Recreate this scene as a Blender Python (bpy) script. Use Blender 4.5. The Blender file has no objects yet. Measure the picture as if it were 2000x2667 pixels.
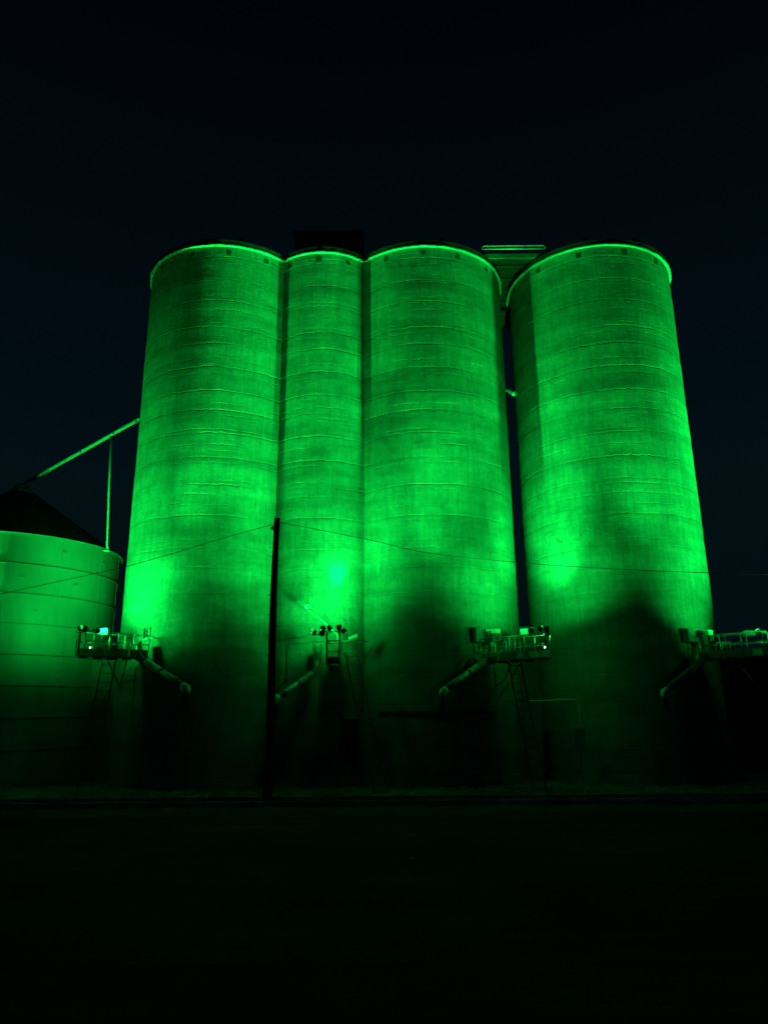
import bpy, math, random
import numpy as np
from mathutils import Vector, Matrix
R = math.radians
random.seed(11)
scene = bpy.context.scene
C = scene.collection

# ------------------------------------------------------------------ camera
F_PX, PITCH, ROLL, CAM = 1850.0, 0.2715, -0.0082, Vector((0, 0, 3.3))
cam = bpy.data.cameras.new('camera')
cam.sensor_fit = 'HORIZONTAL'; cam.sensor_width = 36.0; cam.lens = F_PX / 2000 * 36
cam.clip_start = 0.05; cam.clip_end = 3000
camo = bpy.data.objects.new('camera', cam); C.objects.link(camo)
fw = Vector((0, math.cos(PITCH), math.sin(PITCH))); u0 = Vector((0, -math.sin(PITCH), math.cos(PITCH))); r0 = Vector((1, 0, 0))
ax = math.cos(ROLL) * r0 + math.sin(ROLL) * u0; ay = -math.sin(ROLL) * r0 + math.cos(ROLL) * u0
m = Matrix((ax, ay, -fw)).transposed().to_4x4(); m.translation = CAM
camo.matrix_world = m
scene.camera = camo
scene.render.resolution_x, scene.render.resolution_y = 767, 1024

def at(px, py, Y):
    """photo pixel -> world point at depth Y"""
    d = ax * ((px - 1000) / F_PX) + ay * ((1333.5 - py) / F_PX) + fw
    return CAM + d * (Y / d.y)

def atr(px, py, cx, cy, r):
    """photo pixel -> nearest point of a vertical cylinder"""
    d = ax * ((px - 1000) / F_PX) + ay * ((1333.5 - py) / F_PX) + fw
    a = d.x**2 + d.y**2; b = -2 * (d.x * cx + d.y * cy); c = cx * cx + cy * cy - r * r
    disc = max(0, b * b - 4 * a * c)
    return CAM + d * ((-b - math.sqrt(disc)) / (2 * a))

# ------------------------------------------------------------------ night sky
world = bpy.data.worlds.new('World'); scene.world = world; world.use_nodes = True
nt = world.node_tree; bg = nt.nodes['Background']
tc = nt.nodes.new('ShaderNodeTexCoord'); sx = nt.nodes.new('ShaderNodeSeparateXYZ'); rp = nt.nodes.new('ShaderNodeValToRGB')
nt.links.new(tc.outputs['Generated'], sx.inputs[0]); nt.links.new(sx.outputs['Z'], rp.inputs[0]); nt.links.new(rp.outputs[0], bg.inputs[0])
el = rp.color_ramp.elements
el[0].position = 0.0; el[0].color = (.05, .28, .34, 1)
el[1].position = 0.78; el[1].color = (.045, .065, .20, 1)
for p_, c_ in ((.25, (.04, .37, .50, 1)), (.45, (.035, .26, .43, 1)), (.62, (.035, .19, .30, 1))):
    e = el.new(p_); e.color = c_
bg.inputs['Strength'].default_value = 0.0138

scene.view_settings.view_transform = 'Standard'; scene.view_settings.look = 'None'
scene.view_settings.exposure = 0; scene.view_settings.gamma = 1
scene.render.engine = 'CYCLES'
scene.cycles.max_bounces = 6

# ------------------------------------------------------------------ materials
def newmat(name, base=(.4, .4, .4), rough=.8, metal=0.0):
    mt = bpy.data.materials.new(name); mt.use_nodes = True
    b = mt.node_tree.nodes['Principled BSDF']
    b.inputs['Base Color'].default_value = (*base, 1); b.inputs['Roughness'].default_value = rough
    b.inputs['Metallic'].default_value = metal
    return mt, mt.node_tree, b

def N(t, kind, **kw):
    n = t.nodes.new(kind)
    for k, v in kw.items():
        if k.startswith('i_'):
            key = k[2:]; key = int(key) if key.isdigit() else key.replace('_', ' ')
            n.inputs[key].default_value = v
        else: setattr(n, k, v)
    return n

def math_(t, op, a, b=None, c=None, clamp=False):
    n = t.nodes.new('ShaderNodeMath'); n.operation = op; n.use_clamp = clamp
    for i, v in enumerate((a, b, c)):
        if v is None: continue
        if isinstance(v, (int, float)): n.inputs[i].default_value = v
        else: t.links.new(v, n.inputs[i])
    return n.outputs[0]

def noise(t, vec, scale, detail=4, rough=.55):
    n = N(t, 'ShaderNodeTexNoise'); n.inputs['Scale'].default_value = scale
    n.inputs['Detail'].default_value = detail; n.inputs['Roughness'].default_value = rough
    t.links.new(vec, n.inputs['Vector']); return n.outputs['Fac']

def scaled(t, vec, s):
    n = N(t, 'ShaderNodeMapping'); n.inputs['Scale'].default_value = s
    t.links.new(vec, n.inputs['Vector']); return n.outputs[0]

def ramp(t, fac, lo, hi, a=0.0, b=1.0):
    n = N(t, 'ShaderNodeMapRange'); n.inputs[1].default_value = lo; n.inputs[2].default_value = hi
    n.inputs[3].default_value = a; n.inputs[4].default_value = b
    t.links.new(fac, n.inputs[0]); return n.outputs[0]

RIM_Z = 26.08
def concrete(name, tone=1.0):
    mt, t, b = newmat(name, rough=.9)
    geo = N(t, 'ShaderNodeNewGeometry'); pos = geo.outputs['Position']
    sep = N(t, 'ShaderNodeSeparateXYZ'); t.links.new(pos, sep.inputs[0]); z = sep.outputs['Z']
    wob = noise(t, scaled(t, pos, (.55, .55, .15)), 1.0, 5, .6)
    wob2 = noise(t, scaled(t, pos, (3.5, 3.5, 1.5)), 1.0, 3, .6)
    zz = math_(t, 'ADD', z, math_(t, 'ADD', math_(t, 'MULTIPLY', wob, .20), math_(t, 'MULTIPLY', wob2, .15)))
    def vor(freq, off, feat):
        v = N(t, 'ShaderNodeTexVoronoi', voronoi_dimensions='1D', feature=feat)
        v.inputs['Scale'].default_value = 1.0
        t.links.new(math_(t, 'MULTIPLY_ADD', zz, freq, off), v.inputs['W'])
        return v
    def lines(freq, off, wd):
        return ramp(t, vor(freq, off, 'DISTANCE_TO_EDGE').outputs['Distance'], 0.0, wd, 1.0, 0.0)     # 1 on the joint
    L1 = lines(.80, 3.3, .036); L2 = lines(1.35, 9.1, .045); L3 = lines(2.6, 21.1, .08)
    cs = N(t, 'ShaderNodeSeparateColor'); t.links.new(vor(.80, 3.3, 'F1').outputs['Color'], cs.inputs[0])
    cs2 = N(t, 'ShaderNodeSeparateColor'); t.links.new(vor(1.35, 9.1, 'F1').outputs['Color'], cs2.inputs[0])
    lift = math_(t, 'ADD', cs.outputs[0], math_(t, 'MULTIPLY', cs2.outputs[1], .7))       # tone of each pour
    mk = ramp(t, noise(t, scaled(t, pos, (.28, .28, 1.6)), 1.0, 3, .65), .40, .62)
    mk2 = ramp(t, noise(t, scaled(t, pos, (.4, .4, 2.6)), 1.4, 3, .65), .46, .64)
    mk3 = ramp(t, noise(t, scaled(t, pos, (.7, .7, 2.6)), 1.7, 3, .65), .52, .66)
    frag = ramp(t, noise(t, scaled(t, pos, (5, 5, 9)), 1.0, 3, .7), .34, .58, .25, 1.0)
    ln = math_(t, 'ADD', math_(t, 'MULTIPLY', L1, math_(t, 'MULTIPLY_ADD', mk, .85, .15)), math_(t, 'MULTIPLY', math_(t, 'MULTIPLY', L2, mk2), .7))
    ln = math_(t, 'ADD', ln, math_(t, 'MULTIPLY', math_(t, 'MULTIPLY', L3, mk3), .35))
    ln = math_(t, 'MULTIPLY', ln, frag)
    streak = noise(t, scaled(t, pos, (5.0, 5.0, .55)), 1.0, 8, .72)
    streak2 = noise(t, scaled(t, pos, (16, 16, .7)), 1.0, 3, .6)
    band = noise(t, scaled(t, pos, (.30, .30, 1.5)), 1.0, 4, .6)
    blot = noise(t, scaled(t, pos, (.45, .45, .3)), 1.0, 6, .62)
    mott = noise(t, scaled(t, pos, (1.9, 1.9, 2.1)), 1.0, 6, .72)
    grain = noise(t, pos, 7.0, 5, .7)
    v = ramp(t, streak, .33, .67, .76, 1.16)
    v = math_(t, 'MULTIPLY', v, ramp(t, streak2, .3, .7, .965, 1.03))
    v = math_(t, 'MULTIPLY', v, ramp(t, band, .32, .68, .72, 1.16))
    v = math_(t, 'MULTIPLY', v, ramp(t, lift, .2, 1.5, .86, 1.12))
    v = math_(t, 'MULTIPLY', v, ramp(t, blot, .33, .67, .86, 1.09))
    v = math_(t, 'MULTIPLY', v, ramp(t, grain, .3, .7, .84, 1.12))
    v = math_(t, 'MULTIPLY', v, ramp(t, mott, .34, .66, .82, 1.12))
    stain = math_(t, 'MULTIPLY', lines(.80, 3.3, .20), ramp(t, noise(t, scaled(t, pos, (1.2, 1.2, 2.2)), 1.0, 6, .75), .42, .62))
    v = math_(t, 'MULTIPLY', v, math_(t, 'MULTIPLY_ADD', stain, -.20, 1.0))
    v = math_(t, 'ADD', v, math_(t, 'MULTIPLY', ln, .30))
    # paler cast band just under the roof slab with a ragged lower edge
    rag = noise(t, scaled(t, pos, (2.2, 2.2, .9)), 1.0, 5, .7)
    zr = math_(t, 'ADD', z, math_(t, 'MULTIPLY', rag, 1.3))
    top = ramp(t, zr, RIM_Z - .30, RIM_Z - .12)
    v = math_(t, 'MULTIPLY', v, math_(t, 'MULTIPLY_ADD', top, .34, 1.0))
    v = math_(t, 'MULTIPLY', v, .25 * tone)
    col = N(t, 'ShaderNodeCombineColor'); t.links.new(v, col.inputs[0])
    t.links.new(math_(t, 'MULTIPLY', v, .97), col.inputs[1]); t.links.new(math_(t, 'MULTIPLY', v, .88), col.inputs[2])
    t.links.new(col.outputs[0], b.inputs['Base Color'])
    hgt = math_(t, 'ADD', math_(t, 'MULTIPLY', ln, -1.15), math_(t, 'MULTIPLY', band, .5))
    hgt = math_(t, 'ADD', hgt, math_(t, 'MULTIPLY', blot, .15))
    hgt = math_(t, 'ADD', hgt, math_(t, 'MULTIPLY', grain, .34))
    hgt = math_(t, 'ADD', hgt, math_(t, 'MULTIPLY', streak, .40))
    bp = N(t, 'ShaderNodeBump'); bp.inputs['Strength'].default_value = .75; bp.inputs['Distance'].default_value = .035
    t.links.new(hgt, bp.inputs['Height']); t.links.new(bp.outputs[0], b.inputs['Normal'])
    return mt

def grainy(name, base, rough=.7, metal=0.0, scale=6, var=.25, bump=.004, stretch=(1, 1, 1), spec=.5):
    mt, t, b = newmat(name, base, rough, metal); b.inputs['Specular IOR Level'].default_value = spec
    geo = N(t, 'ShaderNodeNewGeometry'); pos = scaled(t, geo.outputs['Position'], stretch)
    n = noise(t, pos, scale, 5, .65); n2 = noise(t, pos, scale * .17, 3, .6)
    f = math_(t, 'MULTIPLY', ramp(t, n, .3, .7, 1 - var, 1 + var), ramp(t, n2, .3, .7, 1 - var, 1 + var))
    mx = N(t, 'ShaderNodeVectorMath', operation='SCALE'); mx.inputs[0].default_value = base
    t.links.new(f, mx.inputs['Scale']); t.links.new(mx.outputs[0], b.inputs['Base Color'])
    if bump:
        bp = N(t, 'ShaderNodeBump'); bp.inputs['Distance'].default_value = bump; bp.inputs['Strength'].default_value = .8
        t.links.new(n, bp.inputs['Height']); t.links.new(bp.outputs[0], b.inputs['Normal'])
    return mt

def yard():
    mt, t, b = newmat('yard_gravel', (.01, .01, .01), .95); b.inputs['Specular IOR Level'].default_value = .04
    pos = N(t, 'ShaderNodeNewGeometry').outputs['Position']
    big = noise(t, scaled(t, pos, (.12, .3, 1)), 1.0, 5, .6); patch = noise(t, scaled(t, pos, (.5, 1.1, 1)), 1.0, 6, .7); fine = noise(t, pos, 14, 4, .7)
    rut = noise(t, scaled(t, pos, (.06, 2.2, 1)), 1.0, 3, .6)
    v = math_(t, 'MULTIPLY', ramp(t, big, .35, .65, .5, 1.5), ramp(t, patch, .3, .7, .45, 1.6))
    v = math_(t, 'MULTIPLY', v, ramp(t, rut, .35, .65, .65, 1.3))
    v = math_(t, 'MULTIPLY', v, ramp(t, fine, .35, .72, .6, 1.9))
    v = math_(t, 'MULTIPLY', v, .021)
    c = N(t, 'ShaderNodeCombineColor'); [t.links.new(v, c.inputs[k]) for k in range(3)]
    t.links.new(c.outputs[0], b.inputs['Base Color'])
    bp = N(t, 'ShaderNodeBump'); bp.inputs['Distance'].default_value = .04
    t.links.new(math_(t, 'ADD', fine, patch), bp.inputs['Height']); t.links.new(bp.outputs[0], b.inputs['Normal'])
    return mt

def glow(name, col, s):
    mt, t, b = newmat(name, col)
    b.inputs['Emission Color'].default_value = (*col, 1); b.inputs['Emission Strength'].default_value = s
    return mt

M = dict(
    concrete=concrete('silo_concrete'),
    slab=grainy('slab_concrete', (.27, .265, .24), .9, 0, 4, .3, .01),
    soffit=grainy('painted_soffit', (.38, .37, .34), .85, 0, 3.5, .32, .01),
    flashing=grainy('dark_flashing', (.035, .035, .033), .7, 0, 5, .4, .01),
    deck=grainy('deck_steel', (.030, .032, .032), .7, 0, 5, .25, .004),
    faded=grainy('faded_paint', (.185, .19, .175), .9, 0, 9, .35, .004),
    toe=grainy('toe_board_steel', (.17, .18, .175), .6, 0, 6, .25, .003),
    vent=grainy('vent_recess', (.055, .055, .05), .9, 0, 6, .4),
    ladder=grainy('ladder_steel', (.085, .085, .08), .7, 0, 6, .25, .003, spec=.2),
    joint=grainy('ring_joint_steel', (.10, .10, .095), .6, 0, 4, .2, .002),
    dark=grainy('dark_opening', (.02, .02, .02), .9),
    lowwall=grainy('block_wall', (.15, .147, .14), .9, 0, 3, .3, .01),
    bin=grainy('white_bin_steel', (.20, .20, .19), .6, 0.0, 1.2, .16, .004, (1, 1, .35)),
    roofsteel=grainy('roof_steel', (.018, .019, .018), .8, 0, 2, .2, .003),
    galv=grainy('galvanised_steel', (.5, .5, .5), .38, .55, 5, .28, .004),
    spout=grainy('worn_spout_steel', (.26, .26, .24), .45, .45, 5, .4, .01),
    paint=grainy('white_paint', (.66, .66, .63), .55, 0, 4, .12, .002),
    steel=grainy('grey_painted_steel', (.20, .21, .20), .6, 0, 6, .2, .003),
    darksteel=grainy('dark_steel', (.05, .05, .05), .6, 0, 6, .3, .003),
    wood=grainy('creosoted_wood', (.016, .013, .011), .95, 0, 9, .35, .012, (3, 3, .25), spec=.1),
    wire=newmat('wire', (.035, .02, .012), .8)[0],
    rubber=grainy('black_rubber', (.02, .02, .02), .8),
    gravel=yard(),
    ballast=grainy('ballast', (.15, .145, .13), .95, 0, 9, .55, .05, spec=.1),
    trackbed=grainy('oily_track_bed', (.045, .043, .039), .95, 0, 6, .5, .04, spec=.05),
    rail=grainy('rail_steel', (.42, .40, .37), .45, .25, 5, .5, .002),
    stone=grainy('pale_stone', (.5, .49, .45), .9, 0, 10, .3, .01),
    lens=glow('green_lens', (.05, 1, .2), 4),
    status=glow('status_lamp', (.55, 1, .68), 3),
)

# ------------------------------------------------------------------ mesh helpers
class MB:
    def __init__(s): s.v = []; s.f = []; s.smooth = []
    def add(s, vs, fs, smooth=False):
        o = len(s.v); s.v += [tuple(x) for x in vs]; s.f += [tuple(i + o for i in q) for q in fs]; s.smooth += [smooth] * len(fs)
        return s
    def box(s, c, size, rot=None, bev=0.0):
        hx, hy, hz = (q / 2 for q in size); c = Vector(c)
        if bev <= 0:
            vs = [Vector((x, y, z)) for x in (-hx, hx) for y in (-hy, hy) for z in (-hz, hz)]
            fs = [(0, 1, 3, 2), (4, 6, 7, 5), (0, 4, 5, 1), (2, 3, 7, 6), (0, 2, 6, 4), (1, 5, 7, 3)]
        else:
            b = min(bev, hx * .9, hy * .9); ring = [(-hx + b, -hy), (hx - b, -hy), (hx, -hy + b), (hx, hy - b), (hx - b, hy), (-hx + b, hy), (-hx, hy - b), (-hx, -hy + b)]
            bz = min(b, hz * .9)
            k = 1 - b / max(hx, hy)
            vs = []
            for (zz, kk) in ((-hz, 1), (-hz + bz, 0), (hz - bz, 0), (hz, 1)):
                for x, y in ring:
                    vs.append(Vector((x - math.copysign(b * .7, x) * kk, y - math.copysign(b * .7, y) * kk, zz)))
            fs = [tuple(range(7, -1, -1)), tuple(range(24, 32))]
            for r_ in range(3):
                for i in range(8):
                    j = (i + 1) % 8; fs.append((r_ * 8 + i, r_ * 8 + j, r_ * 8 + 8 + j, r_ * 8 + 8 + i))
        if rot is not None: vs = [rot @ v for v in vs]
        return s.add([v + c for v in vs], fs)
    def beam(s, a, b, w, h, up=(0, 0, 1)):
        a = Vector(a); b = Vector(b); d = (b - a); L = d.length; d.normalize()
        sd = d.cross(Vector(up))
        if sd.length < 1e-4: sd = Vector((1, 0, 0))
        sd.normalize(); u = sd.cross(d)
        vs = [p + sd * (i * w / 2) + u * (j * h / 2) for p in (a, b) for i, j in ((-1, -1), (1, -1), (1, 1), (-1, 1))]
        return s.add(vs, [(3, 2, 1, 0), (4, 5, 6, 7), (0, 1, 5, 4), (1, 2, 6, 5), (2, 3, 7, 6), (3, 0, 4, 7)])
    def tube(s, pts, r, n=8, caps=True):
        pts = [Vector(p) for p in pts]; rs = r if isinstance(r, (list, tuple)) else [r] * len(pts)
        vs = []; ref = None
        for i, p in enumerate(pts):
            d = (pts[min(i + 1, len(pts) - 1)] - pts[max(i - 1, 0)]).normalized()
            if ref is None: ref = d.orthogonal().normalized()
            ref = (ref - d * ref.dot(d))
            if ref.length < 1e-5: ref = d.orthogonal()
            ref.normalize(); q = d.cross(ref)
            for k in range(n):
                a = 2 * math.pi * k / n; vs.append(p + (ref * math.cos(a) + q * math.sin(a)) * rs[i])
        fs = [(i * n + k, i * n + (k + 1) % n, (i + 1) * n + (k + 1) % n, (i + 1) * n + k) for i in range(len(pts) - 1) for k in range(n)]
        s.add(vs, fs, True)
        if caps:
            o = len(s.v) - len(vs)
            s.f.append(tuple(o + k for k in range(n - 1, -1, -1))); s.smooth.append(False)
            s.f.append(tuple(o + (len(pts) - 1) * n + k for k in range(n))); s.smooth.append(False)
        return s
    def lathe(s, prof, n=24, c=(0, 0, 0), rot=None, smooth=True, closed=False):
        vs = []; c = Vector(c)
        for r_, z in prof:
            for k in range(n):
                a = 2 * math.pi * k / n; v = Vector((r_ * math.cos(a), r_ * math.sin(a), z))
                vs.append((rot @ v if rot is not None else v) + c)
        m_ = len(prof); rng = range(m_ if closed else m_ - 1)
        fs = [(i * n + k, i * n + (k + 1) % n, ((i + 1) % m_) * n + (k + 1) % n, ((i + 1) % m_) * n + k) for i in rng for k in range(n)]
        return s.add(vs, fs, smooth)
    def build(s, name, mat, parent=None, loc=(0, 0, 0)):
        me = bpy.data.meshes.new(name); loc = Vector(loc)
        me.from_pydata([(v[0] - loc.x, v[1] - loc.y, v[2] - loc.z) for v in s.v], [], s.f)
        me.polygons.foreach_set('use_smooth', s.smooth); me.update()
        me.materials.append(mat)
        o = bpy.data.objects.new(name, me); C.objects.link(o); o.location = loc
        if parent is not None:
            o.parent = parent
            g = parent; off = Vector((0, 0, 0))
            while g is not None: off += Vector(g.location); g = g.parent
            o.location = loc - off
        return o

def tag(o, label=None, cat=None, group=None, kind=None):
    if label: o['label'] = label
    if cat: o['category'] = cat
    if group: o['group'] = group
    if kind: o['kind'] = kind
    return o

def thing(name, loc, label, cat, group=None):
    o = bpy.data.objects.new(name, None); C.objects.link(o); o.location = loc; o.empty_display_size = .2
    return tag(o, label, cat, group)

# ------------------------------------------------------------------ ground and track
g = MB()
g.add([(-900, -200, 0), (900, -200, 0), (900, 1800, 0), (-900, 1800, 0)], [(0, 1, 2, 3)])
tag(g.build('ground', M['gravel']), kind='structure')
b_ = MB(); xs = np.linspace(-60, 60, 241)
prof = [(24.9, .004), (25.4, .09), (25.8, .11), (27.9, .11), (28.15, .06), (28.5, .07), (28.8, .17), (29.6, .19), (37.0, .19), (37.2, .004)]
vv = []
for x in xs:
    for (y, z) in prof:
        vv.append((x, y + random.uniform(-.05, .05), z + (random.uniform(-.025, .025) if z > .01 else 0)))
k = len(prof)
b_.add(vv, [(i * k + j, (i + 1) * k + j, (i + 1) * k + j + 1, i * k + j + 1) for i in range(len(xs) - 1) for j in range(5, k - 1)], True)
tag(b_.build('ballast_bank', M['ballast']), kind='structure')
b_ = MB(); b_.add(vv, [(i * k + j, (i + 1) * k + j, (i + 1) * k + j + 1, i * k + j + 1) for i in range(len(xs) - 1) for j in range(5)], True)
tag(b_.build('track_bed', M['trackbed']), kind='structure')
st = MB(); rr = random.Random(5)
for i in range(5200):
    x = rr.uniform(-22, 22); y = rr.choice([rr.uniform(28.8, 31.2), rr.uniform(28.7, 30.2), rr.uniform(28.6, 31.0)]); r_ = rr.uniform(.015, .05)
    z = np.interp(y, [p[0] for p in prof], [p[1] for p in prof]) + r_ * .3
    ang = rr.uniform(0, 3)
    vs = []
    for dx, dy, dz in ((1, 0, 0), (-.9, .2, 0), (.1, 1, 0), (0, -1, .1), (.1, 0, .8), (0, 0, -.8)):
        q = (dx * rr.uniform(.7, 1.2), dy * rr.uniform(.7, 1.2), dz * rr.uniform(.6, 1))
        vs.append((x + r_ * (q[0] * math.cos(ang) - q[1] * math.sin(ang)), y + r_ * (q[0] * math.sin(ang) + q[1] * math.cos(ang)), z + r_ * q[2]))
    st.add(vs, [(0, 2, 4), (2, 1, 4), (1, 3, 4), (3, 0, 4), (2, 0, 5), (1, 2, 5), (3, 1, 5), (0, 3, 5)])
tag(st.build('ballast_stones', M['ballast']), kind='stuff')
trk = thing('railway_track', (0, 27, .11), 'straight railway track with two worn steel rails running past the silos', 'railway track')
for y in (26.25, 27.70):
    r_ = MB(); L = 58
    pr = [(-.07, 0), (.07, 0), (.07, .015), (.012, .03), (.012, .115), (.036, .125), (.036, .155), (-.036, .155), (-.036, .125), (-.012, .115), (-.012, .03), (-.07, .015)]
    n = len(pr); vs = [(x, y + a, .12 + b) for x in (-L, L) for a, b in pr]
    r_.add(vs, [(i, (i + 1) % n, n + (i + 1) % n, n + i) for i in range(n)] + [tuple(range(n))[::-1], tuple(range(n, 2 * n))])
    r_.build('rail', M['rail'], trk)

# ------------------------------------------------------------------ silos
SR, SLAB = 4.39, .115
SILO = [(-8.46, 35.55), (-3.10, 34.78), (2.24, 35.75), (11.67, 35.77)]
SRAD = [4.39, 2.97, 4.39, 4.39]
labels = ['leftmost tall concrete silo with a dark patch high on its left side',
          'narrow middle concrete silo squeezed between two wider ones, brightest spot of light on it',
          'wide concrete silo right of the narrow middle one, beside the sky gap',
          'rightmost concrete silo standing apart beyond the sky gap, faded writing on it']
vents = [[-57, -29, -4, 21, 47], [-40, -8, 22, 50], [-24, 2, 26, 52, -48], [-60, -32, -3, 28, 55]]
silos = []
for i, (cx, cy) in enumerate(SILO):
    r_ = SRAD[i]
    t = thing('concrete_silo', (cx, cy, 0), labels[i], 'silo', 'tall concrete silos lit green')
    silos.append(t)
    w = MB(); n = 192; zs = np.linspace(0, RIM_Z, 105)
    rgn = np.random.RandomState(i + 3); ph = rgn.uniform(0, 6.28, 8)
    for z in zs:
        pass
    vs = []
    for z in zs:
        for k in range(n):
            a = 2 * math.pi * k / n
            d = .006 * math.sin(3 * a + ph[0] + z * .3) + .005 * math.sin(7 * a + ph[1] + z * 1.7) + .004 * math.sin(z * 5.1 + ph[2] + 2 * math.sin(a + ph[3]))
            vs.append((cx + (r_ + d) * math.cos(a), cy + (r_ + d) * math.sin(a), z))
    w.add(vs, [(j * n + k, j * n + (k + 1) % n, (j + 1) * n + (k + 1) % n, (j + 1) * n + k) for j in range(len(zs) - 1) for k in range(n)], True)
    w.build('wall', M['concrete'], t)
    s_ = MB(); ro = r_ + SLAB
    s_.lathe([(r_ - .3, RIM_Z + .004), (ro, RIM_Z + .004), (ro + .008, RIM_Z + .012), (ro + .008, RIM_Z + .075), (r_ + .02, RIM_Z + .08)], 160, (cx, cy, 0), smooth=False)
    for q_ in range(len(s_.v)):
        x_, y_, z_ = s_.v[q_]
        a_ = math.atan2(y_ - cy, x_ - cx); e_ = .010 * math.sin(23 * a_ + i) + .008 * math.sin(57 * a_ + 2 * i) + .006 * math.sin(131 * a_)
        s_.v[q_] = (cx + (x_ - cx) * (1 + e_ / ro), cy + (y_ - cy) * (1 + e_ / ro), z_)
    s_.build('roof_slab', M['soffit'], t)
    s_ = MB(); rf = ro - .03
    s_.lathe([(rf, RIM_Z + .082), (rf, RIM_Z + .36), (rf - .03, RIM_Z + .40), (.01, RIM_Z + .60)], 160, (cx, cy, 0), smooth=False)
    s_.build('roof_edge', M['flashing'], t)
    for hx, hd in ((rgn.uniform(-1.5, -.5), .9), (rgn.uniform(.6, 2.0), 1.3)):      # hatches and stub vents near the roof edge
        px_ = cx + hx; py_ = cy - math.sqrt(max(rf * rf - hx * hx, 1)) + .25
        q_ = MB(); q_.tube([(px_, py_, RIM_Z + .35), (px_, py_, RIM_Z + .50 + .1 * hd)], .05, 8); q_.lathe([(.001, .12), (.09, .06), (.10, 0), (.001, 0)], 10, (px_, py_, RIM_Z + .50 + .1 * hd)); q_.build('roof_vent', M['flashing'], t)
    for vd in vents[i]:
        # angle measured from the side that faces the yard
        base = math.atan2(-cy, -cx); a = base + R(vd)
        nrm = Vector((math.cos(a), math.sin(a), 0)); p = Vector((cx, cy, RIM_Z - .36)) + nrm * (r_ + .012)
        rot = Matrix.Rotation(a, 3, 'Z')
        v_ = MB(); vw = rgn.uniform(.20, .27); v_.box(p + Vector((0, 0, rgn.uniform(-.03, .03))), (.03, vw, rgn.uniform(.22, .30)), rot, .012)
        v_.build('vent_opening', M['vent'], t)

# low infill walls between the silos
def wallthing(name, x0, x1, y, z1, label, cat='wall', mat='lowwall', dep=.3):
    t = MB(); t.box(((x0 + x1) / 2, y, z1 / 2 + .1), (x1 - x0, dep, z1 - .2)); t.box(((x0 + x1) / 2, y, z1 + .06), (x1 - x0 + .1, dep + .1, .12))
    return tag(t.build(name, M[mat]), label, cat)
wallthing('infill_wall', 5.9, 8.1, 35.0, 7.0, 'low concrete wall closing the gap under the strip of sky between the two right silos')
wallthing('infill_wall', -14.4, -12.3, 35.4, 5.6, 'low concrete wall between the round bin and the leftmost silo')

# roof house over the narrow silo
pL = at(765, 650, 38.4); pR = at(945, 650, 38.4); pt = at(855, 601, 38.4)
hh = thing('roof_house', ((pL.x + pR.x) / 2, 40.4, RIM_Z + .5), 'dark boxy machine house on the roof above the narrow middle silo', 'building')
w = MB(); w.box(((pL.x + pR.x) / 2, 40.4, (RIM_Z + .3 + pt.z - .15) / 2), (pR.x - pL.x - .1, 4, pt.z - .15 - RIM_Z - .3)); w.build('wall', M['darksteel'], hh)
w = MB(); w.box(((pL.x + pR.x) / 2, 40.4, pt.z - .07), (pR.x - pL.x + .1, 4.2, .15)); w.build('roof', M['darksteel'], hh)

# walkway deck and railing bridging the two right silos on the roof
zdk = RIM_Z - .10
p0 = at(1268, 669, 33.2)
zt = p0.z
br = thing('roof_walkway', (6.95, 36, zt), 'metal walkway deck bridging the gap between the tops of the two right silos', 'walkway')
w = MB(); w.box((6.95, 36.6, zt - .12), (4.1, 7.2, .16)); w.build('deck', M['deck'], br)
w = MB(); w.box((6.95, 32.97, zt - .11), (4.3, .05, .26)); w.build('fascia', M['steel'], br)
for yy in (33.6, 34.8, 36.0, 37.2, 38.4, 39.6):
    w = MB(); w.beam((5.0, yy, zt - .27), (8.9, yy, zt - .27), .09, .13); w.build('cross_beam', M['ladder'], br)
ra = at(1256, 648, 32.75); rb = at(1420, 645, 32.75); rt0 = at(1256, 641, 32.75); rt1 = at(1420, 637, 32.75)
zr0 = ra.z; zr1 = at(1262, 640, 32.75).z
w = MB(); rd = .034
w.tube([(ra.x, 32.75, zr0), (rb.x, 32.75, zr0)], rd); w.build('rail', M['paint'], br)
w = MB(); w.tube([(ra.x, 32.75, zr0), (ra.x + .03, 32.75, zr1 - .05), (ra.x + .12, 32.75, zr1), (rb.x - .12, 32.75, zr1), (rb.x - .03, 32.75, zr1 - .05), (rb.x, 32.75, zr0)], rd); w.build('rail', M['paint'], br)
for x in (6.0, 7.9):
    w = MB(); w.tube([(x, 32.9, zt - .05), (x, 32.9, zr0 - .03)], .018); w.build('post', M['darksteel'], br)

# ------------------------------------------------------------------ round bin on the left
BR = 5.22; bc = (-19.35, 36.3)
pe = atr(0, 1384, bc[0], bc[1], BR + .12); EZ = pe.z
ap = at(10, 1285, bc[1]); AZ = ap.z
bt = thing('storage_bin', (bc[0], bc[1], 0), 'squat round steel grain bin with a shallow cone roof at the left edge', 'grain bin')
w = MB(); n = 160; rings = [0]; z = EZ
prof = []
hs = 1.36; zz_ = EZ; lev = []
while zz_ > 0: lev.append(zz_); zz_ -= hs
lev = lev[::-1]
prof.append((BR, 0))
for z in lev[:-1]:
    prof += [(BR, z - .045), (BR + .012, z - .04), (BR + .012, z + .04), (BR, z + .045)]
prof.append((BR, EZ))
w.lathe(prof, n, (bc[0], bc[1], 0), smooth=False)
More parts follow.
